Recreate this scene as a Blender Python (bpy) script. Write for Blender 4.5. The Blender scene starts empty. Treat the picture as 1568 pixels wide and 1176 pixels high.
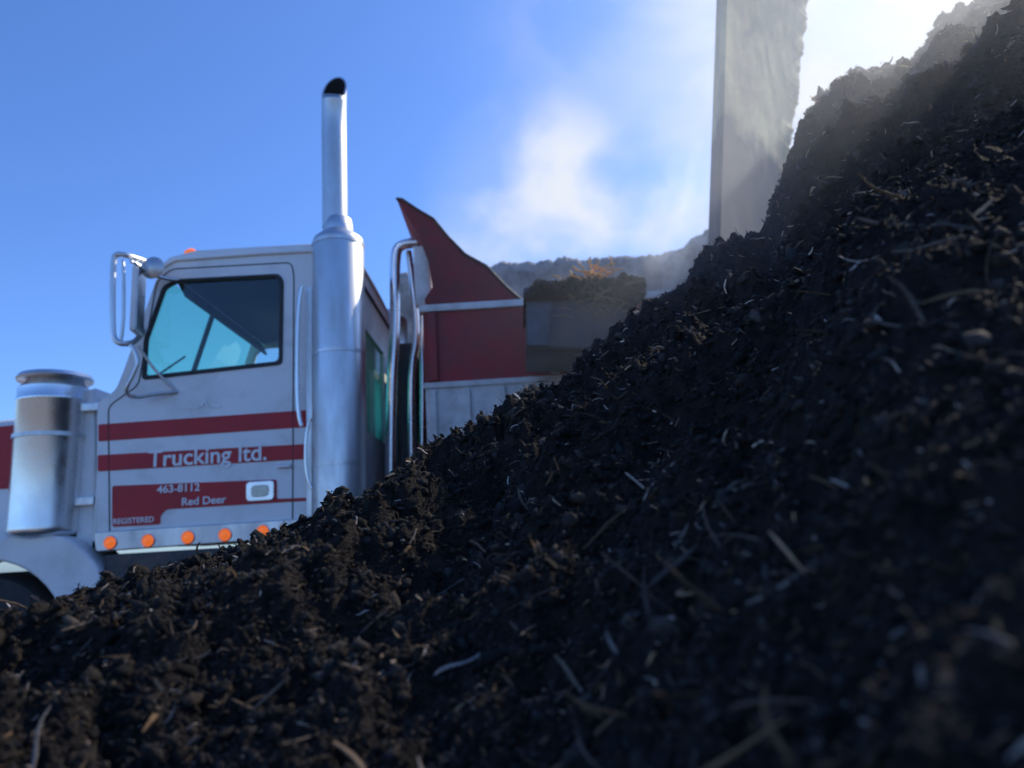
import bpy, bmesh, math, random
import numpy as np
from mathutils import Vector, Matrix
random.seed(7); rng=np.random.default_rng(7)
scene=bpy.context.scene
# ------------------------------------------------------------ camera frame
F=1132.0; PITCH=math.radians(12); ROLL=math.radians(3.5); ZC=1.05
def ray(px,py):
    u=(px-784)/F; v=(588-py)/F
    a=u*math.cos(ROLL)+v*math.sin(ROLL); b=-u*math.sin(ROLL)+v*math.cos(ROLL)
    return a, math.cos(PITCH)-b*math.sin(PITCH), math.sin(PITCH)+b*math.cos(PITCH)
def W(px,py,Y):
    x,y,z=ray(px,py); return (x/y*Y, ZC+z/y*Y)
def W3(px,py,Y):
    a=W(px,py,Y); return (a[0],Y,a[1])
cam_d=bpy.data.cameras.new("camera"); cam=bpy.data.objects.new("camera",cam_d); scene.collection.objects.link(cam)
cam_d.sensor_width=36; cam_d.lens=F/1568*36; cam_d.clip_start=0.02; cam_d.clip_end=5000
cam.matrix_world=Matrix.Translation((0,0,ZC))@Matrix.Rotation(math.pi/2+PITCH,4,'X')@Matrix.Rotation(-ROLL,4,'Z')
cam_d.dof.use_dof=True; cam_d.dof.focus_distance=1.65; cam_d.dof.aperture_fstop=3.4
scene.camera=cam
# ------------------------------------------------------------ helpers
def empty(name):
    e=bpy.data.objects.new(name,None); scene.collection.objects.link(e); e.empty_display_size=0.2; return e
def add(name,me,mat,parent=None,smooth=False):
    o=bpy.data.objects.new(name,me); scene.collection.objects.link(o)
    if mat: 
        me.materials.clear(); me.materials.append(mat)
    if smooth: me.polygons.foreach_set("use_smooth",[True]*len(me.polygons))
    if parent: o.parent=parent
    return o
def conv(o):
    dg=bpy.context.evaluated_depsgraph_get(); dg.update()
    me=bpy.data.meshes.new_from_object(o.evaluated_get(dg)); n=o.name; mw=o.matrix_world.copy(); p=o.parent
    me.transform(mw); mats=[m for m in o.data.materials]
    bpy.data.objects.remove(o)
    no=bpy.data.objects.new(n,me); scene.collection.objects.link(no)
    me.materials.clear()
    for m in mats: me.materials.append(m)
    return no
def plate(name,loops,Y,th,mat,parent,bev=0.006):
    """loops: lists of (x,z); plate occupying Y..Y+th"""
    c=bpy.data.curves.new(name,'CURVE'); c.dimensions='2D'; c.fill_mode='BOTH'
    for L in loops:
        s=c.splines.new('POLY'); s.points.add(len(L)-1)
        for i,(x,z) in enumerate(L): s.points[i].co=(x,z,0,1)
        s.use_cyclic_u=True
    c.extrude=max(th/2-bev,0.0005); c.bevel_depth=bev; c.bevel_resolution=2; c.offset=-bev
    c.materials.append(mat)
    o=bpy.data.objects.new(name,c); scene.collection.objects.link(o)
    o.rotation_euler=(math.pi/2,0,0); o.location=(0,Y+th/2,0)
    bpy.context.view_layer.update()
    o=conv(o); o.parent=parent; return o
def rounded(L,r=0.03,n=4):
    out=[]; N=len(L)
    for i in range(N):
        p=Vector(L[i]); a=Vector(L[i-1]); b=Vector(L[(i+1)%N])
        da=(a-p); db=(b-p); rr=min(r,da.length*.45,db.length*.45)
        A=p+da.normalized()*rr; B=p+db.normalized()*rr
        for k in range(n+1):
            t=k/n; q=A*(1-t)**2+p*2*t*(1-t)+B*t*t; out.append((q.x,q.y))
    return out
def WL(pts,Y): return [W(a,b,Y) for a,b in pts]
def prism(name,L,Y0,Y1,mat,parent,bev=0.01): return plate(name,[L],Y0,Y1-Y0,mat,parent,bev)
def tube(name,pts,r,mat,parent,closed=False,smooth_path=True):
    c=bpy.data.curves.new(name,'CURVE'); c.dimensions='3D'
    s=c.splines.new('NURBS' if smooth_path else 'POLY'); s.points.add(len(pts)-1)
    for i,p in enumerate(pts): s.points[i].co=(*p,1)
    if smooth_path: s.order_u=3; s.use_endpoint_u=True; s.resolution_u=8
    s.use_cyclic_u=closed
    c.bevel_depth=r; c.bevel_resolution=5; c.use_fill_caps=True
    c.materials.append(mat)
    o=bpy.data.objects.new(name,c); scene.collection.objects.link(o)
    bpy.context.view_layer.update(); o=conv(o); o.parent=parent
    o.data.polygons.foreach_set("use_smooth",[True]*len(o.data.polygons)); return o
def box(name,x0,x1,y0,y1,z0,z1,mat,parent,bev=0.01):
    bm=bmesh.new(); bmesh.ops.create_cube(bm,size=1)
    for v in bm.verts:
        v.co=Vector(((x0+x1)/2+v.co.x*(x1-x0),(y0+y1)/2+v.co.y*(y1-y0),(z0+z1)/2+v.co.z*(z1-z0)))
    if bev: bmesh.ops.bevel(bm,geom=bm.edges[:],offset=bev,segments=2,affect='EDGES',profile=.7)
    me=bpy.data.meshes.new(name); bm.to_mesh(me); bm.free(); return add(name,me,mat,parent)
def lathe(name,prof,center,mat,parent,axis='Z',n=48,smooth=True):
    vs=[];fs=[]
    for r,h in prof:
        for k in range(n):
            a=2*math.pi*k/n; p=(r*math.cos(a),r*math.sin(a),h)
            if axis=='Y': p=(p[0],p[2],p[1])
            vs.append((p[0]+center[0],p[1]+center[1],p[2]+center[2]))
    for i in range(len(prof)-1):
        for k in range(n):
            k2=(k+1)%n; fs.append((i*n+k,i*n+k2,(i+1)*n+k2,(i+1)*n+k))
    me=bpy.data.meshes.new(name); me.from_pydata(vs,[],fs)
    bm=bmesh.new(); bm.from_mesh(me); bmesh.ops.recalc_face_normals(bm,faces=bm.faces); bm.to_mesh(me); bm.free()
    o=add(name,me,mat,parent,smooth); 
    if smooth:
        try: me.set_sharp_from_angle(angle=math.radians(40))
        except Exception: pass
    return o
def quadmesh(name,vs,fs,mat,parent,smooth=False):
    me=bpy.data.meshes.new(name); me.from_pydata(vs,[],fs); return add(name,me,mat,parent,smooth)
# ------------------------------------------------------------ materials
def mat(name,col,rough=.5,metal=0,col2=None,scale=4,detail=6,lo=.4,hi=.7,bump=0,bscale=40,coat=0,emis=None,es=0,rough2=None,stretch=(1,1,1),spec=.5):
    m=bpy.data.materials.new(name); m.use_nodes=True; nt=m.node_tree; b=nt.nodes['Principled BSDF']
    b.inputs['Base Color'].default_value=(*col,1); b.inputs['Roughness'].default_value=rough; b.inputs['Metallic'].default_value=metal
    b.inputs['Coat Weight'].default_value=coat; b.inputs['Specular IOR Level'].default_value=spec
    if emis: b.inputs['Emission Color'].default_value=(*emis,1); b.inputs['Emission Strength'].default_value=es
    tc=nt.nodes.new('ShaderNodeTexCoord'); mp=nt.nodes.new('ShaderNodeMapping'); mp.inputs['Scale'].default_value=stretch
    nt.links.new(tc.outputs['Object'],mp.inputs['Vector'])
    if col2 is not None or rough2 is not None:
        n=nt.nodes.new('ShaderNodeTexNoise'); n.inputs['Scale'].default_value=scale; n.inputs['Detail'].default_value=detail; n.inputs['Roughness'].default_value=.65
        nt.links.new(mp.outputs[0],n.inputs['Vector'])
        mr=nt.nodes.new('ShaderNodeMapRange'); mr.inputs[1].default_value=lo; mr.inputs[2].default_value=hi
        nt.links.new(n.outputs['Fac'],mr.inputs[0])
        if col2 is not None:
            mx=nt.nodes.new('ShaderNodeMix'); mx.data_type='RGBA'; mx.inputs[6].default_value=(*col,1); mx.inputs[7].default_value=(*col2,1)
            nt.links.new(mr.outputs[0],mx.inputs[0]); nt.links.new(mx.outputs[2],b.inputs['Base Color'])
        if rough2 is not None:
            mq=nt.nodes.new('ShaderNodeMapRange'); mq.inputs[3].default_value=rough; mq.inputs[4].default_value=rough2
            nt.links.new(mr.outputs[0],mq.inputs[0]); nt.links.new(mq.outputs[0],b.inputs['Roughness'])
    if bump:
        n2=nt.nodes.new('ShaderNodeTexNoise'); n2.inputs['Scale'].default_value=bscale; n2.inputs['Detail'].default_value=8
        nt.links.new(mp.outputs[0],n2.inputs['Vector']); bp=nt.nodes.new('ShaderNodeBump'); bp.inputs['Strength'].default_value=bump; bp.inputs['Distance'].default_value=.02
        nt.links.new(n2.outputs['Fac'],bp.inputs['Height']); nt.links.new(bp.outputs[0],b.inputs['Normal'])
    return m
M_white=mat("white_paint",(.80,.79,.78),.4,0,(.54,.52,.49),3.0,10,.48,.82,coat=.15)
M_red=mat("red_paint",(.50,.016,.024),.45,0,(.36,.018,.022),4,8,coat=.05,spec=.35)
M_oldred=mat("faded_red_paint",(.37,.045,.05),.65,0,(.23,.065,.065),4,12,.35,.68,spec=.3)
M_dkred=mat("dark_red_paint",(.25,.035,.04),.6,0,(.16,.05,.045),4,12,.35,.68,spec=.3)
M_rail=mat("dull_white_paint",(.72,.71,.70),.5,0,(.44,.42,.40),5,10,.42,.7)
M_chrome=mat("chrome",(.80,.80,.80),.24,1,rough2=.36,scale=3,detail=3)
M_alu=mat("brushed_metal",(.70,.71,.72),.36,1,(.48,.47,.46),4,7,.40,.72,rough2=.55,stretch=(1,1,.3))
M_dark=mat("dark_interior",(.035,.037,.042),.7,0,(.02,.02,.022))
M_black=mat("black_rubber",(.02,.02,.02),.75,0,(.04,.038,.035),20,6)
M_steel=mat("worn_dark_steel",(.045,.05,.06),.5,.4,(.12,.09,.07),7,10,.45,.72,bump=.4,bscale=30)
M_amber=mat("amber_lens",(.85,.16,.02),.25,0,(.8,.13,.02),emis=(1,.2,.03),es=.6)
M_lens=mat("clear_lens",(.8,.76,.6),.2,0,(.65,.6,.45),30)
M_soot=mat("soot",(.01,.01,.01),.9,0,(.02,.02,.02))
M_seat=mat("seat_fabric",(.10,.10,.12),.9,0,(.07,.07,.08),30)
M_text=mat("white_lettering",(.85,.85,.85),.4,0,(.7,.7,.7),20)
M_gap=mat("seam_rubber",(.05,.05,.055),.8,0,(.03,.03,.03),20)
def glass():
    m=bpy.data.materials.new("tinted_glass"); m.use_nodes=True; nt=m.node_tree; nt.nodes.clear()
    o=nt.nodes.new('ShaderNodeOutputMaterial'); t=nt.nodes.new('ShaderNodeBsdfTransparent'); t.inputs[0].default_value=(.48,.98,.70,1)
    g=nt.nodes.new('ShaderNodeBsdfGlossy'); g.inputs['Roughness'].default_value=.03
    f=nt.nodes.new('ShaderNodeFresnel'); f.inputs[0].default_value=1.5
    mx=nt.nodes.new('ShaderNodeMixShader'); nt.links.new(f.outputs[0],mx.inputs[0]); nt.links.new(t.outputs[0],mx.inputs[1]); nt.links.new(g.outputs[0],mx.inputs[2]); nt.links.new(mx.outputs[0],o.inputs[0])
    return m
M_glass=glass()
M_clear=glass(); M_clear.name="side_glass"; M_clear.node_tree.nodes['Transparent BSDF'].inputs[0].default_value=(.88,.95,.93,1)
# ------------------------------------------------------------ TRUCK
D=5.2; DB=7.2
truck=empty("semi_truck")
cabL=WL([(146,838),(148,615),(176,598),(188,568),(243,415),(258,397),(300,386),(530,372),(530,815)],D)
winL=rounded(WL([(221,578),(224,520),(252,440),(272,430),(424,422),(431,432),(429,555)],D),.035)
cab_out=rounded(cabL,.05)
plate("near_side_panel",[cab_out,winL],D,.05,M_white,truck,.012)
plate("far_side_panel",[cab_out,winL],DB-.05,.05,M_white,truck,.012)
def scale_loop(L,k):
    cx=sum(p[0] for p in L)/len(L); cz=sum(p[1] for p in L)/len(L); 
    return [(cx+(p[0]-cx)*(1+k),cz+(p[1]-cz)*(1+k*1.3)) for p in L]
plate("window_seal",[scale_loop(winL,.035),scale_loop(winL,-.02)],D-.012,.03,M_gap,truck,.005)
plate("door_glass",[winL],D+.02,.004,M_clear,truck,.001)
plate("far_door_glass",[winL],DB-.03,.004,M_clear,truck,.001)
def sheet(name,pts,Y0,Y1,m,parent,n=1,crown=0,flip=False):
    vs=[];fs=[];ny=12 if crown else 1
    for (x,z) in pts:
        for j in range(ny+1):
            t=j/ny; vs.append((x,Y0+(Y1-Y0)*t,z+crown*(1-(2*t-1)**2)))
    for i in range(len(pts)-1):
        for j in range(ny):
            a=i*(ny+1)+j; fs.append((a,a+1,a+ny+2,a+ny+1))
    o=quadmesh(name,vs,fs,m,parent,True); md=o.modifiers.new("s","SOLIDIFY"); md.thickness=.02; return o
roof=WL([(244,417),(250,405),(260,396),(300,386),(400,380),(530,373)],D)
sheet("roof",roof,D+.02,DB-.02,M_white,truck,crown=.05)
ceil=[(x+.03,z-.07) for x,z in WL([(262,410),(300,400),(528,388)],D)]
sheet("headliner",ceil,D+.052,DB-.052,M_dark,truck)
vis=WL([(262,425),(274,448)],D); sheet("sun_visor",vis,D+.1,DB-.1,M_dark,truck)
xr,zr1=W(530,373,D); _,zr0=W(530,815,D)
wz0,wz1=W(530,640,D)[1],W(530,465,D)[1]
box("rear_wall_lower",xr-.04,xr,D+.05,DB-.05,zr0,wz0,M_white,truck,.004)
box("rear_wall_upper",xr-.04,xr,D+.05,DB-.05,wz1,zr1-.01,M_white,truck,.004)
for i,(a,b) in enumerate([(D+.05,D+.5),(DB-.5,DB-.05)]): box(f"rear_wall_post_{i}",xr-.04,xr,a,b,wz0,wz1,M_white,truck,.004)
quadmesh("rear_glass",[(xr-.02,D+.5,wz0),(xr-.02,DB-.5,wz0),(xr-.02,DB-.5,wz1),(xr-.02,D+.5,wz1)],[(0,1,2,3)],M_glass,truck)
box("rear_liner",xr-.07,xr-.045,D+.06,DB-.06,zr0,wz0,M_dark,truck,.002)
xf,zf=W(148,612,D)
box("firewall",xf,xf+.03,D+.05,DB-.05,zr0,zf,M_white,truck,.004)
box("floor",xf,xr-.05,D+.05,DB-.05,zr0,zr0+.05,M_dark,truck,.004)
sheet("cowl",WL([(148,614),(176,599),(190,566)],D),D+.05,DB-.05,M_white,truck)
box("dashboard",W(200,600,D)[0],W(250,600,D)[0],D+.06,DB-.06,W(200,660,D)[1],W(200,590,D)[1],M_dark,truck,.03)
A=W(190,566,D); B=W(243,418,D)
quadmesh("windshield",[(A[0],D+.05,A[1]),(A[0],DB-.05,A[1]),(B[0],DB-.05,B[1]),(B[0],D+.05,B[1])],[(0,1,2,3)],M_glass,truck)
ym=(D+DB)/2
tube("windshield_post",[(A[0],ym,A[1]),(B[0],ym,B[1])],.022,M_dark,truck,smooth_path=False)
tube("wiper",[(A[0]-.02,D+.4,A[1]),(A[0]+.1,D+.75,A[1]+.28)],.008,M_black,truck,smooth_path=False)
sx,sz=W(290,560,D)
wh=lathe("steering_wheel",[(.21+.015*math.cos(a),.015*math.sin(a)) for a in [i*math.pi/4 for i in range(9)]],(0,0,0),M_black,truck)
wh.matrix_world=Matrix.Translation((sx-.02,D+1.45,sz-.12))@Matrix.Rotation(math.radians(-55),4,'Y')
for i,y in enumerate([D+.25,D+1.25]):
    x1=W(470,600,D)[0]
    s=box(f"seat_{i}",x1-.5,x1,y,y+.5,zr0+.3,zr0+.5,M_seat,truck,.05)
    s=box(f"seat_back_{i}",x1-.12,x1+.02,y,y+.5,zr0+.45,zr0+1.05,M_seat,truck,.05)
door=WL([(168,822),(166,622),(212,590),(240,432),(262,412),(446,402),(450,420),(448,808)],D)
dl=rounded(door,.05)
tube("door_seam",[(x,D-.001,z) for x,z in dl],.0045,M_gap,truck,closed=True,smooth_path=False)
tube("rain_gutter",[W3(a,b,D-.01) for a,b in [(250,408),(268,398),(400,388),(480,384),(528,381)]],.013,M_white,truck,smooth_path=False)
tube("grab_handle",[W3(a,b,D-.09) for a,b in [(463,438),(456,450),(454,640),(462,652)]],.015,M_chrome,truck)
tube("grab_handle_lower",[W3(a,b,D-.09) for a,b in [(476,640),(468,655),(468,735),(478,748)]],.012,M_chrome,truck)
plate("rear_corner_trim",[WL([(470,440),(479,440),(479,790),(470,791)],D)],D-.016,.014,M_alu,truck,.003)
def st(name,pts,m=M_red,y=.004,r=.012): return plate(name,[rounded(WL(pts,D),r)],D-y,.003,m,truck,.0005)
st("stripe_upper",[(151,650),(469,628),(469,654),(151,676)])
st("stripe_middle",[(150,697),(469,680),(469,703),(150,722)])
st("stripe_lower",[(172,744),(378,736),(424,734),(424,764),(469,762),(469,767),(255,780),(246,790),(246,803),(172,807)],r=.02)
def text(name,s,px,py,size,sx=1,bold=.0):
    c=bpy.data.curves.new(name,'FONT'); c.body=s; c.size=size; c.extrude=.001; c.offset=bold; c.materials.append(M_text)
    o=bpy.data.objects.new(name,c); scene.collection.objects.link(o)
    x,z=W(px,py,D-.01); o.location=(x,D-.0065,z); o.rotation_euler=(math.pi/2,0,0); o.scale=(sx,1,1)
    bpy.context.view_layer.update(); o=conv(o); o.parent=truck
text("lettering_company","Trucking ltd.",226,715,.165,1.0,.0025)
text("lettering_phone","463-8112",240,755,.075,1.05,.0012)
text("lettering_town","Red Deer",277,774,.075,1.05,.0012)
text("lettering_door","REGISTERED",172,803,.055,.95,.0006)
text("lettering_crest","~^~",285,632,.12,1.3,.0)
plate("step_light_bezel",[rounded(WL([(378,738),(421,735),(421,766),(378,769)],D),.03)],D-.02,.018,M_chrome,truck,.007)
plate("step_light_lens",[rounded(WL([(386,744),(413,742),(413,760),(386,762)],D),.03)],D-.028,.012,M_lens,truck,.005)
tube("door_handle",[W3(a,b,D-.03) for a,b in [(425,715),(445,713)]],.012,M_chrome,truck)
plate("sill",[rounded(WL([(146,815),(478,793),(478,822),(150,845)],D),.02)],D-.03,.07,M_alu,truck,.008)
box("step_box",W(160,850,D)[0],W(480,850,D)[0],D+.0,D+.5,W(200,905,D)[1],W(200,847,D)[1],M_steel,truck,.02)
for i,(a,b) in enumerate([(168,831),(226,828),(287,823),(344,819),(402,814)]):
    x,z=W(a,b,D-.04)
    lathe(f"marker_lamp_{i}",[(.0,-.03),(.018,-.027),(.029,-.015),(.034,0)],(x,D-.03,z),M_amber,truck,'Y',24)
    lathe(f"marker_ring_{i}",[(.034,.0),(.044,-.01),(.048,0)],(x,D-.031,z),M_chrome,truck,'Y',24)
for i,t in enumerate([.1,.55,1.0,1.45,1.9]):
    x,z=W(284,388,D)
    lathe(f"roof_lamp_{i}",[(.055,0),(.05,.03),(.02,.055),(0,.058)],(x-.0,D+t,z+.01+.05*(1-(t-1)**2)),M_amber,truck,'Z',20)
hx=W(146,600,D)[0]
hoodL=[(hx+.02,1.25),(hx+.02,W(120,632,D+.42)[1]),(W(0,632,D+.42)[0],W(0,640,D+.42)[1]),(-5.2,W(0,650,D+.42)[1]-.08),(-5.3,1.1)]
prism("hood",rounded(hoodL,.08),D+.42,DB-.42,M_white,truck,.08)
plate("hood_stripe",[rounded([(hx-.02,W(60,745,D+.4)[1]),(hx-.02,W(60,640,D+.4)[1]),(-5.1,W(60,650,D+.4)[1]-.05),(-5.1,W(60,745,D+.4)[1])],.02)],D+.412,.006,M_red,truck,.001)
prism("cowl_side",WL([(120,840),(134,600),(150,596),(152,840)],D+.15),D+.1,D+.5,M_white,truck,.02)
wx=W(-25,900,D)[0]; wz=.52; R=.62
arc=[(wx+R*math.cos(a),wz+R*math.sin(a)) for a in [math.radians(d) for d in range(-5,186,8)]]
fen=[(W(162,890,D)[0],.55),(W(160,872,D)[0],W(160,872,D)[1])]+WL([(140,848),(112,822),(60,818),(0,824)],D)+[(wx-.5,1.28),(wx-1.0,1.1),(wx-1.1,.6)]
fender=rounded(fen,.08)
plate("fender",[fender+arc[::-1]],D-.05,.42,M_white,truck,.02)
wheel_prof=[(.16,-.02),(.27,0),(.29,.03),(.3,.0),(.42,-.02),(.5,.0),(.52,.04),(.52,.24),(.49,.28),(.3,.28),(.28,.15),(.1,.15),(.0,.12)]
def wheel(name,x,y): 
    lathe(name,wheel_prof,(x,y,.52),M_black,truck,'Y',48); lathe(name+"_hub",[(0,-.06),(.08,-.05),(.1,0),(.26,.03),(.27,0)],(x,y,.52),M_chrome,truck,'Y',32)
wheel("front_wheel",wx,D+.02); wheel("front_wheel_far",wx,DB-.3)
for i,x in enumerate([.6,1.95]): wheel(f"rear_wheel_{i}",x,D+.05); wheel(f"rear_wheel_far_{i}",x,DB-.3)
for i,y in enumerate([ym-.43,ym+.35]): box(f"frame_rail_{i}",-5.3,3,y,y+.08,.8,1.05,M_steel,truck,.005)
box("bumper",-5.55,-5.4,D,DB,.55,.9,M_chrome,truck,.03)
lathe("fuel_tank",[(0,0),(.3,0),(.32,.02),(.32,1.1),(.3,1.12),(0,1.12)],(0,0,0),M_chrome,truck).matrix_world=Matrix.Translation((W(480,850,D)[0],D+.35,.75))@Matrix.Rotation(math.pi/2,4,'Y')
# air cleaner
ya=D+.1; ax,az=W(77,700,ya)
zt=W(75,588,ya)[1]; zb=W(75,815,ya)[1]
def sc_(pr,k=.9): return [(r*k,h) for r,h in pr]
lathe("air_cleaner",sc_([(0,zb-.1),(.12,zb-.1),(.16,zb-.05),(.245,zb-.02),(.262,zb),(.265,zb+.02),(.262,zb+.04),(.262,zt-.16),(.268,zt-.15),(.268,zt-.13),(.262,zt-.12),(.262,zt-.05),(.21,zt),(.20,zt+.03)]),(ax,ya,0),M_chrome,truck)
lathe("air_cleaner_cap",sc_([(.20,zt+.02),(.272,zt+.01),(.280,zt+.025),(.26,zt+.055),(.12,zt+.08),(0,zt+.085)]),(ax,ya,0),M_alu,truck)
lathe("air_cleaner_band",sc_([(.266,zt-.42),(.275,zt-.42),(.275,zt-.39),(.266,zt-.39)]),(ax,ya,0),M_alu,truck)
for i,zz in enumerate([zt-.2,zb+.2]): box(f"air_cleaner_bracket_{i}",ax+.21,ax+.36,ya-.05,ya+.05,zz-.03,zz+.03,M_alu,truck,.008)
tube("air_intake_pipe",[(ax,ya,zb-.08),(ax,ya+.05,zb-.25),(ax+.1,D+.5,zb-.3)],.11,M_alu,truck)
# mirror
Ym=D-.25
def T(name,pts,r=.014,m=M_alu): return tube(name,[W3(a,b,Y) for a,b,Y in pts],r,m,truck)
T("mirror_frame_outer",[(232,404,D),(200,392,Ym),(178,388,Ym),(173,400,Ym),(172,505,Ym),(176,522,Ym),(190,528,Ym),(212,522,D-.1),(218,505,D)],.02,M_alu)
T("mirror_frame_inner",[(188,398,Ym),(190,420,Ym),(189,510,Ym),(184,524,Ym)],.012)
T("mirror_arm_lower",[(200,528,Ym),(214,548,Ym),(205,572,Ym),(190,600,Ym),(205,610,D-.12),(240,603,D-.06),(272,600,D)],.014)
T("mirror_arm_top",[(200,400,Ym),(222,415,D-.1),(250,410,D)],.012)
T("mirror_brace",[(206,402,Ym),(240,430,D-.06),(275,428,D)],.014)
T("mirror_arm_mid",[(212,530,D-.15),(240,575,D-.05),(268,596,D)],.010)
mx,mz=W(200,455,Ym)
mb=box("mirror_head",-.095,.095,-.02,.02,-.24,.24,M_white,truck,.015)
mb.matrix_world=Matrix.Translation((mx+.0,Ym+.1,mz))@Matrix.Rotation(math.radians(100),4,'Z')
mg=box("mirror_glass",-.085,.085,-.024,-.021,-.22,.22,M_chrome,truck,0)
mg.matrix_world=mb.matrix_world.copy()
x,z=W(234,410,D-.15); lathe("convex_mirror",[(0,-.03),(.05,-.025),(.085,0),(.06,.04),(0,.05)],(x,D-.15,z),M_alu,truck,'Y',24)
# exhaust
exh=empty("exhaust_stack"); exh.parent=truck
Ye=D-.02
ex,_=W(520,560,Ye); et=W(520,368,Ye)[1]; eb=.95; er=.188
lathe("muffler",[(0,eb),(er*.8,eb),(er,eb+.04),(er,et-.03),(er*.96,et),(er*.6,et+.06),(.112,et+.09),(.1,et+.16),(.09,et+.17)],(ex,Ye,0),M_alu,exh,n=64)
for i,zz in enumerate([et-.06,et-.9,et-1.7]): lathe(f"muffler_strap_{i}",[(er,zz),(er+.004,zz),(er+.004,zz+.025),(er,zz+.025)],(ex,Ye,0),M_alu,exh,n=64)
def pipe_open(name,pts,r,m,parent,tilt):
    n=32; vs=[];fs=[]; P=[Vector(p) for p in pts]
    for i,p in enumerate(P):
        d=(P[min(i+1,len(P)-1)]-P[max(i-1,0)]).normalized()
        a=Vector((1,0,0)); a=(a-d*a.dot(d)).normalized(); b=d.cross(a)
        for k in range(n):
            t=2*math.pi*k/n; q=p+a*r*math.cos(t)+b*r*math.sin(t)
            if i==len(P)-1: q=q+d*(-(a*math.cos(t)+b*math.sin(t)).dot(Vector(tilt))*r)
            vs.append(q)
    for i in range(len(P)-1):
        for k in range(n): k2=(k+1)%n; fs.append((i*n+k,i*n+k2,(i+1)*n+k2,(i+1)*n+k))
    quadmesh(name,vs,fs,m,parent,True)
    vi=[]
    for i,p in enumerate(P):
        for k in range(n):
            q=vs[i*n+k]; c=p if i<len(P)-1 else sum((vs[i*n+j] for j in range(n)),Vector())/n
            vi.append(q+(c-q).normalized()*.014)
    fi=[f[::-1] for f in fs]
    quadmesh(name+"_inner_wall",vi,fi,M_soot,parent,True)
    i=len(P)-1; rim=[vs[i*n+k] for k in range(n)]+[vi[i*n+k] for k in range(n)]
    quadmesh(name+"_rim",rim,[(k,(k+1)%n,n+(k+1)%n,n+k) for k in range(n)],m,parent)
def stack(parent,x,y,et,ztop,r,sfx):
    pts=[(x,y,et+.1),(x,y,et+.5),(x,y,ztop-.34),(x,y,ztop-.3)]
    for k in range(1,9):
        a=k/8*math.radians(34); pts.append((x+.02*(k/8)**2,y-.28*(1-math.cos(a))*1.3,ztop-.3+.36*math.sin(a)/math.sin(math.radians(34))*.85))
    pipe_open("stack_pipe"+sfx,pts,r,M_alu,parent,(-.12,-1.45,0))
ztop=W(517,148,Ye)[1]
stack(exh,ex-.022,Ye,et,ztop,.094,"")
exh2=empty("exhaust_stack_far"); exh2.parent=truck
Y2=DB+.02
lathe("muffler_far",[(0,eb),(er*.8,eb),(er,eb+.04),(er,et-.03),(er*.96,et),(.088,et+.09)],(ex+.02,Y2,0),M_alu,exh2,n=64)
Yt=6.0
for i,(pp,r) in enumerate([([(640,372),(612,372),(604,395),(606,500),(598,600),(598,760)],.045),([(625,385),(632,430),(640,520),(628,560),(630,700)],.03),([(650,440),(646,520),(648,600),(646,700)],.028)]):
    tube(f"air_line_{i}",[W3(a,b,Yt+.1*i) for a,b in pp],r,M_chrome,truck)
box("headache_rack_panel",W(612,600,6.3)[0],W(640,600,6.3)[0],6.2,7.2,1.0,W(620,530,6.3)[1],M_steel,truck,.01)
# ------------------------------------------------------------ DUMP BOX
dump=empty("dump_trailer"); Yd=5.6; Yd2=7.7
def dw(pts): return WL(pts,Yd)
xr1=4.6
zA=W(720,475,Yd)[1]; zB=W(720,583,Yd)[1]; x0=W(650,560,Yd)[0]
prism("side_wall_upper",[(x0,zB),(x0,zA),(xr1,zA),(xr1,zB)],Yd,Yd+.06,M_oldred,dump,.004)
prism("side_wall_lower",[(x0,1.2),(x0,zB-.045),(xr1,zB-.045),(xr1,1.2)],Yd,Yd+.06,M_rail,dump,.004)
box("far_wall",x0,xr1,Yd2-.06,Yd2,1.2,zA,M_oldred,dump,.004)
box("front_wall",x0,x0+.06,Yd+.06,Yd2-.06,1.2,zA,M_oldred,dump,.004)
box("box_floor",x0+.06,xr1,Yd+.06,Yd2-.06,1.2,1.28,M_steel,dump,.004)
box("top_rail",x0-.03,xr1,Yd-.03,Yd+.07,zA+.001,zA+.06,M_rail,dump,.015)
box("far_top_rail",x0-.03,xr1,Yd2-.07,Yd2+.03,zA+.001,zA+.06,M_rail,dump,.015)
box("belt_rail",x0-.01,xr1,Yd-.02,Yd+.04,zB-.045,zB+.001,M_rail,dump,.01)
i=0
for px in [664,850,960]:
    x=W(px,560,Yd)[0]; box(f"rib_{i}",x-.035,x+.035,Yd-.035,Yd-.002,zB+.01,zA-.01,M_rail if px==850 else M_oldred,dump,.01); i+=1
for px in [664,716,770]:
    x=W(px,620,Yd)[0]; box(f"rib_low_{i}",x-.025,x+.025,Yd-.03,Yd-.002,1.2,zB-.06,M_rail,dump,.01); i+=1
gus=dw([(607,305),(616,306),(640,322),(664,336),(685,362),(712,390),(745,408),(775,440),(803,464),(803,469),(652,474),(650,458),(662,440),(656,400),(640,360),(624,335)])
plate("canopy_side",[gus],Yd-.005,.05,M_dkred,dump,.008)
plate("canopy_side_far",[gus],Yd2-.05,.05,M_dkred,dump,.008)
sheet("canopy",dw([(608,306),(626,338),(642,364),(657,402)]),Yd+.04,Yd2-.05,M_dkred,dump)
tube("canopy_edge",[(x,Yd-.01,z) for x,z in dw([(607,305),(616,306),(640,322),(664,336),(685,362),(712,390),(745,408),(775,440),(803,464)])],.012,M_steel,dump,smooth_path=False)
prism("canopy_post",dw([(630,372),(656,370),(660,462),(634,464)]),Yd+.06,Yd+.16,M_rail,dump,.02)
for k in range(3):
    xw=2.6+k*1.2-(.0)
    lathe(f"trailer_wheel_{k}",wheel_prof,(xw,Yd,.52),M_black,dump,'Y',32)
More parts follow.
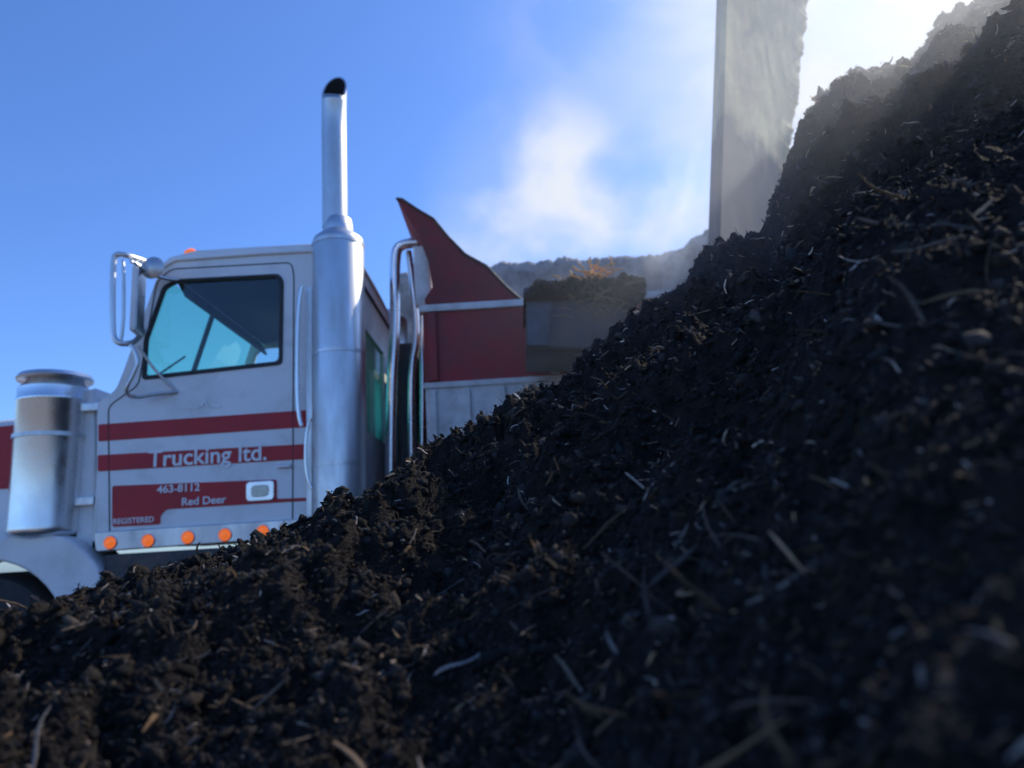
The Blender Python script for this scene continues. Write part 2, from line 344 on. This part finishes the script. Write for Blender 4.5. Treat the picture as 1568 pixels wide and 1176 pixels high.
# ------------------------------------------------------------ noise
TAB=rng.random((16,256,256))
def vn(x,y,s):
    t=TAB[s%16]; xi=np.floor(x).astype(int); yi=np.floor(y).astype(int); fx=x-xi; fy=y-yi
    fx=fx*fx*fx*(fx*(fx*6-15)+10); fy=fy*fy*fy*(fy*(fy*6-15)+10)
    a=t[xi&255,yi&255]; b=t[(xi+1)&255,yi&255]; c=t[xi&255,(yi+1)&255]; d=t[(xi+1)&255,(yi+1)&255]
    return (a*(1-fx)+b*fx)*(1-fy)+(c*(1-fx)+d*fx)*fy-.5
def fbm(x,y,f,o,s,g=.5):
    r=0;a=1
    for k in range(o):
        c,sn=math.cos(k*1.1+s),math.sin(k*1.1+s)
        r=r+a*vn((x*c-y*sn)*f+k*17.3,(x*sn+y*c)*f+k*9.1,s+k); f*=2;a*=g
    return r
# ------------------------------------------------------------ COMPOST PILE height field
sil=[(-150,965,1.25),(0,936,1.3),(70,932,1.35),(120,905,1.4),(160,887,1.45),(230,872,1.5),(320,850,1.55),(410,818,1.6),(480,788,1.65),(512,752,1.7),(528,748,1.7),(534,770,1.72),(560,755,1.75),(610,716,1.8),(645,684,1.9),(700,657,2.0),(760,627,2.05),(790,600,2.1),(860,585,2.2),(885,550,2.35),(950,492,2.6),(1000,457,2.8),(1050,432,2.95),(1070,388,3.1),(1100,364,3.2),(1165,356,3.35),(1183,300,3.4),(1195,270,3.42),(1225,185,3.5),(1250,145,3.55),(1300,108,3.6),(1350,100,3.65),(1400,84,3.75),(1418,60,3.8),(1440,20,3.85),(1500,-5,3.95),(1600,-25,4.0),(1750,-60,4.0)]
a0=[];te0=[];R0=[]
for px,py,Rr in sil:
    x,y,z=ray(px,py); r=math.hypot(x,y); a0.append(math.atan2(x,y)); te0.append(z/r); R0.append(Rr)
H0=.34
azs=np.concatenate([[-math.pi,-2.2,-1.3],np.linspace(a0[0],a0[-1],260),[1.2,1.7,2.4,math.pi]])
Rs=np.concatenate([[1.2,1.2,1.2],np.interp(azs[3:-4],a0,R0),[3.6,3,2,1.2]])
te=np.interp(azs[3:-4],a0,te0)
ss=np.concatenate([[-.35,-.3,-.1],te+H0/Rs[3:-4],[.6,.3,-.1,-.35]])
def lumps(x,y,f,s):
    X=x*f; Y=y*f; xi=np.floor(X).astype(int); yi=np.floor(Y).astype(int); best=np.full(np.shape(x),9.)
    for dx in (-1,0,1):
        for dy in (-1,0,1):
            cx=xi+dx; cy=yi+dy; jx=TAB[s,cx&255,cy&255]; jy=TAB[s+1,cx&255,cy&255]; w=TAB[s+2,cx&255,cy&255]
            d=np.sqrt((X-cx-jx)**2+(Y-cy-jy)**2)/(.45+.6*w); best=np.minimum(best,d)
    return np.sqrt(np.clip(1-best**2,0,1))
def Hgt(x,y):
    r=np.hypot(x,y)+1e-6; a=np.arctan2(x,y)
    s1=np.interp(a,azs,ss); R=np.interp(a,azs,Rs); s2=np.interp(a,azs,ssm)
    t=np.clip((r/R-.35)/.6,0,1); t=t*t*(3-2*t); s=s2*(1-t)+s1*t
    z=np.where(r<R,s*r-H0,s1*R-H0-.75*np.maximum(r-R,0))
    z=z-.02*np.exp(-((r-R)/.1)**2)
    w=np.clip(r/R,0,1); env=np.clip(1-w**5*.85,0.15,1)
    amp=.045*np.clip(r,.3,2.5)
    z=z+env*amp*(fbm(x,y,1.7,2,3))*1.6
    z=z+.10*np.exp(-(((x-.30)/.2)**2+((y-1.3)/.18)**2))
    z=z-.06*np.exp(-(((x-.75)/.25)**2+((y-1.5)/.5)**2))
    z=z+.14*fbm(x,y,5,4,5,.55)*np.clip(r*.7,.30,1.1)*np.clip(env+.2,0,1)
    xw=x+.03*fbm(x,y,14,4,1); yw=y+.03*fbm(x,y,14,4,2)
    z=z+.038*lumps(xw,yw,8,11)*np.clip(r*.8,.5,1.5)*np.clip(env+.2,0,1)
    z=z+.022*lumps(xw,yw,17,2)*np.clip(r,.6,1.6)+.008*lumps(xw,yw,42,7)*np.clip(r,.6,1.6)
    z=z+.018*fbm(x,y,45,3,9,.6)
    clump=np.abs(fbm(x,y,13,4,12,.55)); z=z+.05*(.25-clump)*np.clip(r,.45,1)
    return np.maximum(z+ZC,-.03)
ker=np.exp(-np.linspace(-2.2,2.2,61)**2); ker/=ker.sum()
aa=azs[3:-4]
for it in range(5):
    m_=ss[3:-4]; pad=np.concatenate([np.full(30,m_[0]),m_,np.full(30,m_[-1])]); ssm=ss.copy(); ssm[3:-4]=np.convolve(pad,ker,'valid')
    if it==4: break
    rr=np.linspace(.3,1.12,150)[None,:]*Rs[3:-4][:,None]
    hh=Hgt(rr*np.sin(aa)[:,None],rr*np.cos(aa)[:,None])-ZC
    cur=(hh/rr).max(1); err=te-.001-cur
    k2=np.ones(5)/5; err=np.convolve(np.pad(err,2,'edge'),k2,'valid')
    ss[3:-4]+=np.clip(err,-.15,.15)
def axis(lo,hi,n,k=.45): u=np.linspace(math.asinh(lo/k),math.asinh(hi/k),n); return k*np.sinh(u)
gx=axis(-5.5,8.5,1200); gy=axis(-3.5,7.5,1000)
X,Y=np.meshgrid(gx,gy); Z=Hgt(X,Y)
nx,ny=len(gx),len(gy)
def npmesh(name,V,Fc,k,mat_,parent,col=None,smooth=False):
    me=bpy.data.meshes.new(name); me.vertices.add(len(V)); me.vertices.foreach_set("co",V.astype(np.float32).ravel())
    nf=len(Fc); me.loops.add(nf*k); me.loops.foreach_set("vertex_index",Fc.astype(np.int32).ravel()); me.polygons.add(nf)
    me.polygons.foreach_set("loop_start",(np.arange(nf)*k).astype(np.int32)); me.polygons.foreach_set("use_smooth",np.full(nf,smooth))
    me.update(calc_edges=True)
    if col is not None:
        at=me.attributes.new("tint",'FLOAT_COLOR','POINT'); at.data.foreach_set("color",col.astype(np.float32).ravel())
    me.materials.append(mat_); o=bpy.data.objects.new(name,me); scene.collection.objects.link(o); o.parent=parent; return o
pile=empty("compost_pile")
M_soil=mat("compost_soil",(.012,.0105,.010),.95,0,(.048,.037,.030),34,12,.38,.68,bump=1.0,bscale=240,spec=.2)
idx=np.arange(nx*ny).reshape(ny,nx); q=np.stack([idx[:-1,:-1],idx[:-1,1:],idx[1:,1:],idx[1:,:-1]],-1).reshape(-1,4)
npmesh("mound",np.stack([X,Y,Z],-1).reshape(-1,3),q,4,M_soil,pile,smooth=True)
def tintmat(name,rough=.8,bump=.5,spec=.3):
    m=bpy.data.materials.new(name); m.use_nodes=True; nt=m.node_tree; b=nt.nodes['Principled BSDF']; b.inputs['Roughness'].default_value=rough; b.inputs['Specular IOR Level'].default_value=spec
    a=nt.nodes.new('ShaderNodeAttribute'); a.attribute_name="tint"
    n=nt.nodes.new('ShaderNodeTexNoise'); n.inputs['Scale'].default_value=160; n.inputs['Detail'].default_value=5
    tc=nt.nodes.new('ShaderNodeTexCoord'); nt.links.new(tc.outputs['Object'],n.inputs['Vector'])
    mr=nt.nodes.new('ShaderNodeMapRange'); mr.inputs[3].default_value=.3; mr.inputs[4].default_value=1.7; nt.links.new(n.outputs['Fac'],mr.inputs[0])
    vm=nt.nodes.new('ShaderNodeVectorMath'); vm.operation='SCALE'; nt.links.new(a.outputs['Color'],vm.inputs[0]); nt.links.new(mr.outputs[0],vm.inputs['Scale']); nt.links.new(vm.outputs[0],b.inputs['Base Color'])
    bp=nt.nodes.new('ShaderNodeBump'); bp.inputs['Strength'].default_value=bump; bp.inputs['Distance'].default_value=.005; nt.links.new(n.outputs['Fac'],bp.inputs['Height']); nt.links.new(bp.outputs[0],b.inputs['Normal'])
    return m
M_clod=tintmat("compost_clods",.9,1.0,.2); M_fib=tintmat("wood_fibres",.8,.4,.2)
def rotmats(n):
    qv=rng.normal(size=(n,4)); qv/=np.linalg.norm(qv,axis=1)[:,None]; w,x,y,z=qv.T
    return np.stack([1-2*(y*y+z*z),2*(x*y-z*w),2*(x*z+y*w),2*(x*y+z*w),1-2*(x*x+z*z),2*(y*z-x*w),2*(x*z-y*w),2*(y*z+x*w),1-2*(x*x+y*y)],-1).reshape(n,3,3)
def samp(n,p=.8,rmax=99,rmin=.26):
    a=rng.uniform(-1.0,1.05,n); u=rng.random(n); R=np.minimum(np.interp(a,azs,Rs)+.2,rmax)
    r=rmin*(R/rmin)**(u**p)
    return r*np.sin(a),r*np.cos(a),r
ph=(1+5**.5)/2
ico=np.array([(-1,ph,0),(1,ph,0),(-1,-ph,0),(1,-ph,0),(0,-1,ph),(0,1,ph),(0,-1,-ph),(0,1,-ph),(ph,0,-1),(ph,0,1),(-ph,0,-1),(-ph,0,1)])/1.9
icf=np.array([(0,11,5),(0,5,1),(0,1,7),(0,7,10),(0,10,11),(1,5,9),(5,11,4),(11,10,2),(10,7,6),(7,1,8),(3,9,4),(3,4,2),(3,2,6),(3,6,8),(3,8,9),(4,9,5),(2,4,11),(6,2,10),(8,6,7),(9,8,1)])
n=125000
x,y,r=samp(n,.6); z=Hgt(x,y)
size=np.clip(rng.lognormal(math.log(.0020),.65,n),.0007,.012)*np.clip(.6+r*.42,.65,1.9)
sc=np.stack([rng.uniform(.6,1.9,n),rng.uniform(.5,1.1,n),rng.uniform(.45,.95,n)],-1)
V=ico[None]*rng.uniform(.6,1.4,(n,12,1))*sc[:,None,:]*size[:,None,None]
V=np.einsum('nij,nkj->nki',rotmats(n),V)+np.stack([x,y,z+size*.1],-1)[:,None,:]
Fc=(icf[None]+12*np.arange(n)[:,None,None]).reshape(-1,3)
br=rng.lognormal(math.log(.020),.55,n)*np.clip(.75+.5*(z-ZC),.75,1.8); warm=rng.uniform(.0,1,n)
col=np.stack([br*(1+.5*warm),br*(1+.12*warm),br*(1-.18*warm),np.ones(n)],-1)
npmesh("clods",V.reshape(-1,3),Fc,3,M_clod,pile,np.repeat(col,12,0),smooth=True)
def fibres(name,n,lmin,lmax,wmin,wmax,bright,pale,grow=True,elsd=.45,p=.6,bendsd=.13,rmax=99,rmin=.26,pmax=.6):
    x,y,r=samp(n,p,rmax,rmin); z=Hgt(x,y)
    g=np.clip(.4+r*.5,.5,1.9) if grow else np.ones(n)
    L=rng.uniform(lmin,lmax,n)*g; w=rng.uniform(wmin,wmax,n)*g
    S=7; t=np.linspace(-.5,.5,S); bend=rng.normal(0,bendsd,n); b2=rng.normal(0,bendsd,n)
    px_=t[None]*L[:,None]; pz_=bend[:,None]*L[:,None]*(1-4*t[None]**2); py_=b2[:,None]*L[:,None]*np.sin(t*5.5)[None]*.5
    tw=w[:,None]*np.array([.45,.8,.95,1,.9,.7,.3])[None]*rng.uniform(.75,1.25,(n,S))
    V=np.zeros((n,S,4,3))
    for k,(a,b) in enumerate([(-1,-.5),(1,-.5),(1,.5),(-1,.5)]):
        V[:,:,k,0]=px_; V[:,:,k,1]=a*tw+py_; V[:,:,k,2]=pz_+b*tw
    V=V.reshape(n,S*4,3)
    az=rng.uniform(0,2*math.pi,n); el=rng.normal(.1,elsd,n); ro=rng.uniform(0,6.28,n)
    ca,sa=np.cos(az),np.sin(az); ce,se=np.cos(el),np.sin(el); cr,sr=np.cos(ro),np.sin(ro); o=np.zeros(n); i1=np.ones(n)
    Rz=np.stack([ca,-sa,o,sa,ca,o,o,o,i1],-1).reshape(n,3,3); Ry=np.stack([ce,o,-se,o,i1,o,se,o,ce],-1).reshape(n,3,3); Rx=np.stack([i1,o,o,o,cr,-sr,o,sr,cr],-1).reshape(n,3,3)
    M=Rz@Ry@Rx
    V=np.einsum('nij,nkj->nki',M,V)+np.stack([x,y,z+.002+np.abs(se)*L*.22],-1)[:,None,:]
    f=[]
    for s_ in range(S-1):
        for k in range(4): k2=(k+1)%4; f.append((s_*4+k,s_*4+k2,s_*4+4+k2,s_*4+4+k))
    f.append((3,2,1,0)); f.append((S*4-4,S*4-3,S*4-2,S*4-1))
    Fc=(np.array(f)[None]+S*4*np.arange(n)[:,None,None]).reshape(-1,4)
    b=rng.lognormal(math.log(bright),.6,n); pq=rng.random(n)<pale*np.clip(.2+.5*r,.3,1.7); b=np.where(pq,rng.uniform(.16,pmax,n),b)
    warm=rng.uniform(0.2,1.2,n)
    col=np.stack([b*(1+.35*warm),b*(1-.12*warm),b*(1-.5*warm),np.ones(n)],-1)
    npmesh(name,V.reshape(-1,3),Fc,4,M_fib,pile,np.repeat(col,S*4,0),smooth=False)
fibres("fine_fibres",32000,.004,.022,.0003,.0011,.035,.14)
fibres("wood_slivers",4600,.009,.036,.0008,.0025,.055,.27)
fibres("twigs",420,.03,.085,.0009,.0024,.08,.2,False,.3,.8,.06,99,.3,.36)
fibres("roots",60,.05,.11,.0011,.0023,.11,.25,False,.5,.9,.09,1.1,.38,.32)
# ------------------------------------------------------------ load in dump box, concrete wall behind
def heap(name,x0,x1,y0,y1,zf,parent,m,n=(160,60)):
    gx=np.linspace(x0,x1,n[0]); gy=np.linspace(y0,y1,n[1]); X,Y=np.meshgrid(gx,gy); Z=zf(X,Y)
    idx=np.arange(X.size).reshape(X.shape); q=np.stack([idx[:-1,:-1],idx[:-1,1:],idx[1:,1:],idx[1:,:-1]],-1).reshape(-1,4)
    return npmesh(name,np.stack([X,Y,Z],-1).reshape(-1,3),q,4,m,parent,smooth=True)
heap("load_of_compost",x0+.07,xr1-.05,Yd+.07,Yd2-.07,lambda X,Y:zA-.12+.10*fbm(X,Y,4,5,2,.6)-.2*np.abs(Y-6.6),dump,M_soil,(300,80))
M_wall=mat("grey_concrete",(.42,.40,.38),.9,0,(.20,.19,.18),4.5,14,.38,.62,bump=.9,bscale=9)
wall=empty("concrete_wall"); Yw=8.6
lp=[W(a,b,Yw) for a,b in [(600,415),(738,404),(770,398),(800,394),(880,390),(940,386),(1000,384),(1030,380),(1048,374),(1062,358),(1078,352),(1100,345),(1125,360),(1400,372)]]
lx=[p[0] for p in lp]; lz=[p[1] for p in lp]
nxw=500; xs=np.linspace(lx[0],lx[-1],nxw); top=np.interp(xs,lx,lz)+.05*fbm(xs,xs*0,5,5,3,.75)
fr=np.linspace(0,1,60)
XX,FF=np.meshgrid(xs,fr); ZZ=FF*top[None]; YY=Yw+.02*fbm(XX,ZZ,3,5,5,.6)+.12*np.clip((FF-.975)/.025,0,1)**2
V1=np.stack([XX,YY,ZZ],-1).reshape(-1,3)
idx=np.arange(XX.size).reshape(XX.shape); q=np.stack([idx[:-1,:-1],idx[:-1,1:],idx[1:,1:],idx[1:,:-1]],-1).reshape(-1,4)
npmesh("wall_face",V1,q,4,M_wall,wall,smooth=True)
V2=[]
for i in range(nxw): V2+= [(xs[i],Yw+.12,top[i]),(xs[i],Yw+.5,top[i]-.03),(xs[i],Yw+.52,0)]
V2=np.array(V2); q=[]
for i in range(nxw-1):
    for k in range(2): q.append((i*3+k,i*3+3+k,i*3+4+k,i*3+1+k))
npmesh("wall_back",V2,np.array(q),4,M_wall,wall,smooth=False)
# ------------------------------------------------------------ loader bucket
bk=empty("loader_bucket"); Yb=4.75; Yb2=5.45
bs=rounded(WL([(806,446),(822,434),(880,432),(955,436),(968,480),(945,520),(900,533),(806,532)],Yb),.03)
plate("bucket_side",[bs],Yb,.03,M_steel,bk,.006); plate("bucket_side_far",[bs],Yb2,.03,M_steel,bk,.006)
sheet("bucket_shell",WL([(806,446),(806,532),(900,533),(945,520),(968,480),(958,434)],Yb),Yb+.03,Yb2,M_steel,bk)
tube("bucket_lip",[(W(806,446,Yb)[0],Yb-.02,W(806,446,Yb)[1]),(W(806,446,Yb)[0],Yb2+.04,W(806,446,Yb)[1])],.02,M_steel,bk,smooth_path=False)
M_wear=mat("scuffed_steel",(.09,.10,.12),.45,.5,(.04,.04,.045),9,8,.4,.7,bump=.3)
plate("wear_plate",[WL([(808,456),(844,454),(843,529),(808,530)],Yb)],Yb-.014,.012,M_wear,bk,.003)
ax0,az0=W(950,480,Yb)
tube("lift_arm",[(ax0,Yb+.35,az0),(ax0+1.2,Yb+.35,az0+.05),(ax0+2.6,Yb+.4,az0-.8),(ax0+3.4,Yb+.4,.3)],.11,M_steel,bk)
b0,b1=W(800,440,Yb)[0],W(985,440,Yb)[0]; bz=W(880,434,Yb)[1]
def bl(X,Y):
    u=np.clip((X-b0)/(b1-b0),0,1); e=np.minimum(np.minimum(u,1-u)*7,1)*np.minimum((Y-(Yb-.06))/.07,1)
    return bz-.10+.13*np.sqrt(np.clip(e,0,1))+.06*np.sin(u*math.pi)*(Y-Yb+.1)+.14*fbm(X,Y,8,5,4,.65)*np.clip(e+.2,0,1)
heap("bucket_load",b0,b1,Yb-.06,Yb2,bl,bk,M_soil,(180,110))
def chunkset(name,n,pos,sizes,parent,matl,brt):
    sc=np.stack([rng.uniform(.7,1.8,n),rng.uniform(.6,1.1,n),rng.uniform(.6,1.,n)],-1)
    V=ico[None]*rng.uniform(.6,1.4,(n,12,1))*sc[:,None,:]*sizes[:,None,None]
    V=np.einsum('nij,nkj->nki',rotmats(n),V)+pos[:,None,:]
    Fc=(icf[None]+12*np.arange(n)[:,None,None]).reshape(-1,3); br=rng.lognormal(math.log(brt),.4,n)
    npmesh(name,V.reshape(-1,3),Fc,3,matl,parent,np.repeat(np.stack([br*1.1,br*1.03,br*1.02,np.ones(n)],-1),12,0))
n=1300; xx=rng.uniform(b0+.12,b1,n); yy=rng.uniform(Yb-.07,Yb-.02,n); dz=np.abs(rng.normal(0,.08,n))*np.clip((xx-b0)/(b1-b0)*1.3-.1,.1,1)
chunkset("hanging_clods",n,np.stack([xx,yy,bz-.01-dz],-1),rng.uniform(.006,.022,n),bk,M_clod,.022)
M_straw=mat("straw_backlight_tint",(.95,.42,.08),.6,0,(.6,.28,.08),30)  # orange glow of backlit straw painted into the base colour
M_brown=mat("damp_straw",(.26,.16,.09),.8,0,(.1,.07,.05),30)
for i in range(90):
    cx=random.gauss(W(912,440,Yb)[0],.10); hang=random.random()<.4
    cz=bz+random.uniform(-.0,.10)-abs(cx-W(912,440,Yb)[0])*.2-(random.uniform(.05,.3) if hang else 0); a=random.uniform(.1,3.0); L=random.uniform(.04,.14)
    yy=Yb-.07-random.uniform(0,.02) if hang else random.uniform(Yb-.08,Yb+.3)
    tube(f"straw_{i}",[(cx,yy,cz),(cx+L*.5*math.cos(a),yy-.01,cz+L*.5*abs(math.sin(a))+.01),(cx+L*math.cos(a)*1.1,yy,cz+L*abs(math.sin(a))*.8)],.003 if hang else .0055,M_brown if hang else M_straw,bk)
# ------------------------------------------------------------ pillar
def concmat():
    m=mat("weathered_concrete_painted_shade",(.74,.60,.31),.9,0,(.40,.33,.20),2.4,5,.36,.62,bump=.15,bscale=6)
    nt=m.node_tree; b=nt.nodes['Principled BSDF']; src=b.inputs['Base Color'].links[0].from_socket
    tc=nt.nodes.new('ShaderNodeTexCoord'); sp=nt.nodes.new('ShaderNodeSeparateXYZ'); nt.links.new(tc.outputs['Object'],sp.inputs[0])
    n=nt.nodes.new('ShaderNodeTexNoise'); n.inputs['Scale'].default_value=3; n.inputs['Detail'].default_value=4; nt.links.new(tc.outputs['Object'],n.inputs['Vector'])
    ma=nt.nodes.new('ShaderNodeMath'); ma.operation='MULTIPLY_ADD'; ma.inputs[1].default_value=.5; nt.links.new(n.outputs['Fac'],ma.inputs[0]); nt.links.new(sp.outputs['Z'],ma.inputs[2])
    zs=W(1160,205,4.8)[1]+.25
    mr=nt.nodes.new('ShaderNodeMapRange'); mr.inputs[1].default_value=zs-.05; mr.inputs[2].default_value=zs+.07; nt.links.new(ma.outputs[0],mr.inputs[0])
    mx=nt.nodes.new('ShaderNodeMix'); mx.data_type='RGBA'; mx.inputs[6].default_value=(.10,.095,.095,1); nt.links.new(mr.outputs[0],mx.inputs[0]); nt.links.new(src,mx.inputs[7]); nt.links.new(mx.outputs[2],b.inputs['Base Color'])  # lower shaft darkened: a cast shadow and its edge painted into the colour
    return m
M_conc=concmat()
pil=empty("concrete_pillar"); Yp=4.5; DY=.95
La=W(1108,0,Yp); Lb=W(1099,350,Yp); Ra=W(1238,20,Yp+DY); Rb=W(1205,260,Yp+DY)
def lx_(z): return Lb[0]+(La[0]-Lb[0])*(z-Lb[1])/(La[1]-Lb[1])
def rx_(z): return Rb[0]+(Ra[0]-Rb[0])*(z-Rb[1])/(Ra[1]-Rb[1])
corn=[(0,0.03),(.03,0),(1,DY),(.93,DY+.2),(.05,.4)]
ring=[]
for i in range(len(corn)):
    c0=corn[i]; c1=corn[(i+1)%len(corn)]; ns=24 if i==1 else 6
    for k in range(ns): t=k/ns; ring.append((c0[0]+(c1[0]-c0[0])*t,c0[1]+(c1[1]-c0[1])*t))
P=np.array(ring); nr=len(ring); zz=np.linspace(-.2,7.5,420); RZ=np.repeat(zz[:,None],nr,1)
U=np.repeat(P[None,:,0],420,0); RY=Yp+np.repeat(P[None,:,1],420,0)
zc_=np.clip(RZ,2.4,9)
RX=lx_(zc_)*(1-U)+rx_(zc_)*U
RX+=.04*np.clip(U,0,1)**14*(fbm(RZ,RX*.2,5,5,6,.7)); RY=RY+.004*fbm(RX*4,RZ,5,4,2)*np.clip(U*4,0,1)
idx=np.arange(420*nr).reshape(420,nr); i2=np.roll(idx,-1,1)
q=np.stack([idx[:-1],i2[:-1],i2[1:],idx[1:]],-1).reshape(-1,4)
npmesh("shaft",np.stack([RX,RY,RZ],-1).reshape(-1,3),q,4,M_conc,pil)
# ------------------------------------------------------------ ground
M_gr=mat("yard_dirt",(.12,.105,.09),.95,0,(.20,.18,.15),1.2,12,.4,.65,bump=.5,bscale=8)
g=quadmesh("ground",[(-1500,-1500,0),(1500,-1500,0),(1500,1500,0),(-1500,1500,0)],[(0,1,2,3)],M_gr,None)
# ------------------------------------------------------------ steam
def steam(name,loc,scale,dens,aniso=.45,rot=0,col=(.90,.95,1,1),inner=.15,ns=0,lo=.4,hi=.7):
    me=bpy.data.meshes.new(name); bm=bmesh.new(); bmesh.ops.create_icosphere(bm,subdivisions=3,radius=1); bm.to_mesh(me); bm.free()
    m=bpy.data.materials.new(name+"_vapour"); m.use_nodes=True; nt=m.node_tree; nt.nodes.clear(); N=nt.nodes.new; L=nt.links.new
    out=N('ShaderNodeOutputMaterial'); vs=N('ShaderNodeVolumeScatter'); vs.inputs['Color'].default_value=col; vs.inputs['Anisotropy'].default_value=aniso
    tc=N('ShaderNodeTexCoord'); ln=N('ShaderNodeVectorMath'); ln.operation='LENGTH'; L(tc.outputs['Object'],ln.inputs[0])
    fo=N('ShaderNodeMapRange'); fo.interpolation_type='SMOOTHSTEP'; fo.inputs[1].default_value=1; fo.inputs[2].default_value=inner; L(ln.outputs['Value'],fo.inputs[0]); last=fo.outputs[0]
    if ns:
        nz=N('ShaderNodeTexNoise'); nz.inputs['Scale'].default_value=ns; nz.inputs['Detail'].default_value=3; nz.inputs['Distortion'].default_value=.6; L(tc.outputs['Object'],nz.inputs['Vector'])
        mr=N('ShaderNodeMapRange'); mr.inputs[1].default_value=lo; mr.inputs[2].default_value=hi; L(nz.outputs['Fac'],mr.inputs[0])
        mu=N('ShaderNodeMath'); mu.operation='MULTIPLY'; L(last,mu.inputs[0]); L(mr.outputs[0],mu.inputs[1]); last=mu.outputs[0]
    m2=N('ShaderNodeMath'); m2.operation='MULTIPLY'; m2.inputs[1].default_value=dens; L(last,m2.inputs[0]); L(m2.outputs[0],vs.inputs['Density']); L(vs.outputs[0],out.inputs['Volume'])
    o=add(name,me,m); o.location=loc; o.scale=scale; o.rotation_euler=(0,rot,0); return o
steam("steam",(1.75,2.15,2.7),(2.4,1.95,1.7),.21,rot=math.radians(-35),inner=.0)
steam("steam",W3(1035,320,6.6),(.45,.5,.9),1.8,rot=math.radians(18),ns=1.6)
# ------------------------------------------------------------ light
SAZ=math.radians(52); SEL=math.radians(40)
S=Vector((math.sin(SAZ)*math.cos(SEL),math.cos(SAZ)*math.cos(SEL),math.sin(SEL)))
sd=bpy.data.lights.new("sun",'SUN'); sd.energy=5.0; sd.angle=math.radians(.5); sd.color=(1,.92,.78)
so=bpy.data.objects.new("sun",sd); scene.collection.objects.link(so); so.rotation_euler=(-S).to_track_quat('-Z','Y').to_euler()
w=bpy.data.worlds.new("World"); scene.world=w; w.use_nodes=True; nt=w.node_tree; bg=nt.nodes['Background']; N=nt.nodes.new; L=nt.links.new
sk=N('ShaderNodeTexSky'); sk.sky_type='NISHITA'; sk.sun_disc=False; sk.sun_elevation=SEL; sk.sun_rotation=SAZ; sk.air_density=1; sk.dust_density=.8; sk.ozone_density=3
vm=N('ShaderNodeVectorMath'); vm.operation='MULTIPLY'; vm.inputs[1].default_value=(.72,1.02,1.56); L(sk.outputs[0],vm.inputs[0])
tc=N('ShaderNodeTexCoord'); nn=N('ShaderNodeVectorMath'); nn.operation='NORMALIZE'; L(tc.outputs['Generated'],nn.inputs[0])
mp=N('ShaderNodeMapping'); mp.inputs['Rotation'].default_value=(0,math.radians(-40),0); mp.inputs['Scale'].default_value=(1.0,1.0,1.4); L(nn.outputs[0],mp.inputs[0])
nz=N('ShaderNodeTexNoise'); nz.inputs['Scale'].default_value=7; nz.inputs['Detail'].default_value=5; nz.inputs['Roughness'].default_value=.45; nz.inputs['Distortion'].default_value=.3; L(mp.outputs[0],nz.inputs[0])
mr=N('ShaderNodeMapRange'); mr.interpolation_type='SMOOTHSTEP'; mr.inputs[1].default_value=.36; mr.inputs[2].default_value=.72; L(nz.outputs['Fac'],mr.inputs[0])
def mask(px,py,lo,hi):
    c=Vector(ray(px,py)).normalized(); dp=N('ShaderNodeVectorMath'); dp.operation='DOT_PRODUCT'; L(nn.outputs[0],dp.inputs[0]); dp.inputs[1].default_value=c
    k=N('ShaderNodeMapRange'); k.interpolation_type='SMOOTHSTEP'; k.inputs[1].default_value=lo; k.inputs[2].default_value=hi; L(dp.outputs['Value'],k.inputs[0]); return k.outputs[0]
def op(o,a,b,clamp=False):
    m=N('ShaderNodeMath'); m.operation=o; m.use_clamp=clamp
    for i,v in enumerate((a,b)):
        if isinstance(v,(int,float)): m.inputs[i].default_value=v
        else: L(v,m.inputs[i])
    return m.outputs[0]
f1=op('MULTIPLY',op('MULTIPLY',mr.outputs[0],.30),mask(1120,130,.94,.995))
f2=op('MULTIPLY',op('ADD',op('MULTIPLY',nz.outputs['Fac'],1.2),.2),mask(1420,-60,.935,1.0))
wisp=op('ADD',op('MULTIPLY',mr.outputs[0],.7),.15)
f3=op('MULTIPLY',wisp,op('MULTIPLY',mask(820,325,.986,.999),.95))
f4=op('MULTIPLY',wisp,op('MULTIPLY',mask(1060,350,.99,1.0),.5))
ff=op('ADD',op('ADD',f1,f2),op('ADD',f3,f4),True)
mx=N('ShaderNodeMix'); mx.data_type='RGBA'; L(ff,mx.inputs[0]); L(vm.outputs[0],mx.inputs[6]); mx.inputs[7].default_value=(5.8,6.1,6.6,1)
L(mx.outputs[2],bg.inputs[0]); bg.inputs[1].default_value=.145
scene.view_settings.view_transform='Standard'; scene.view_settings.look='None'; scene.view_settings.exposure=0
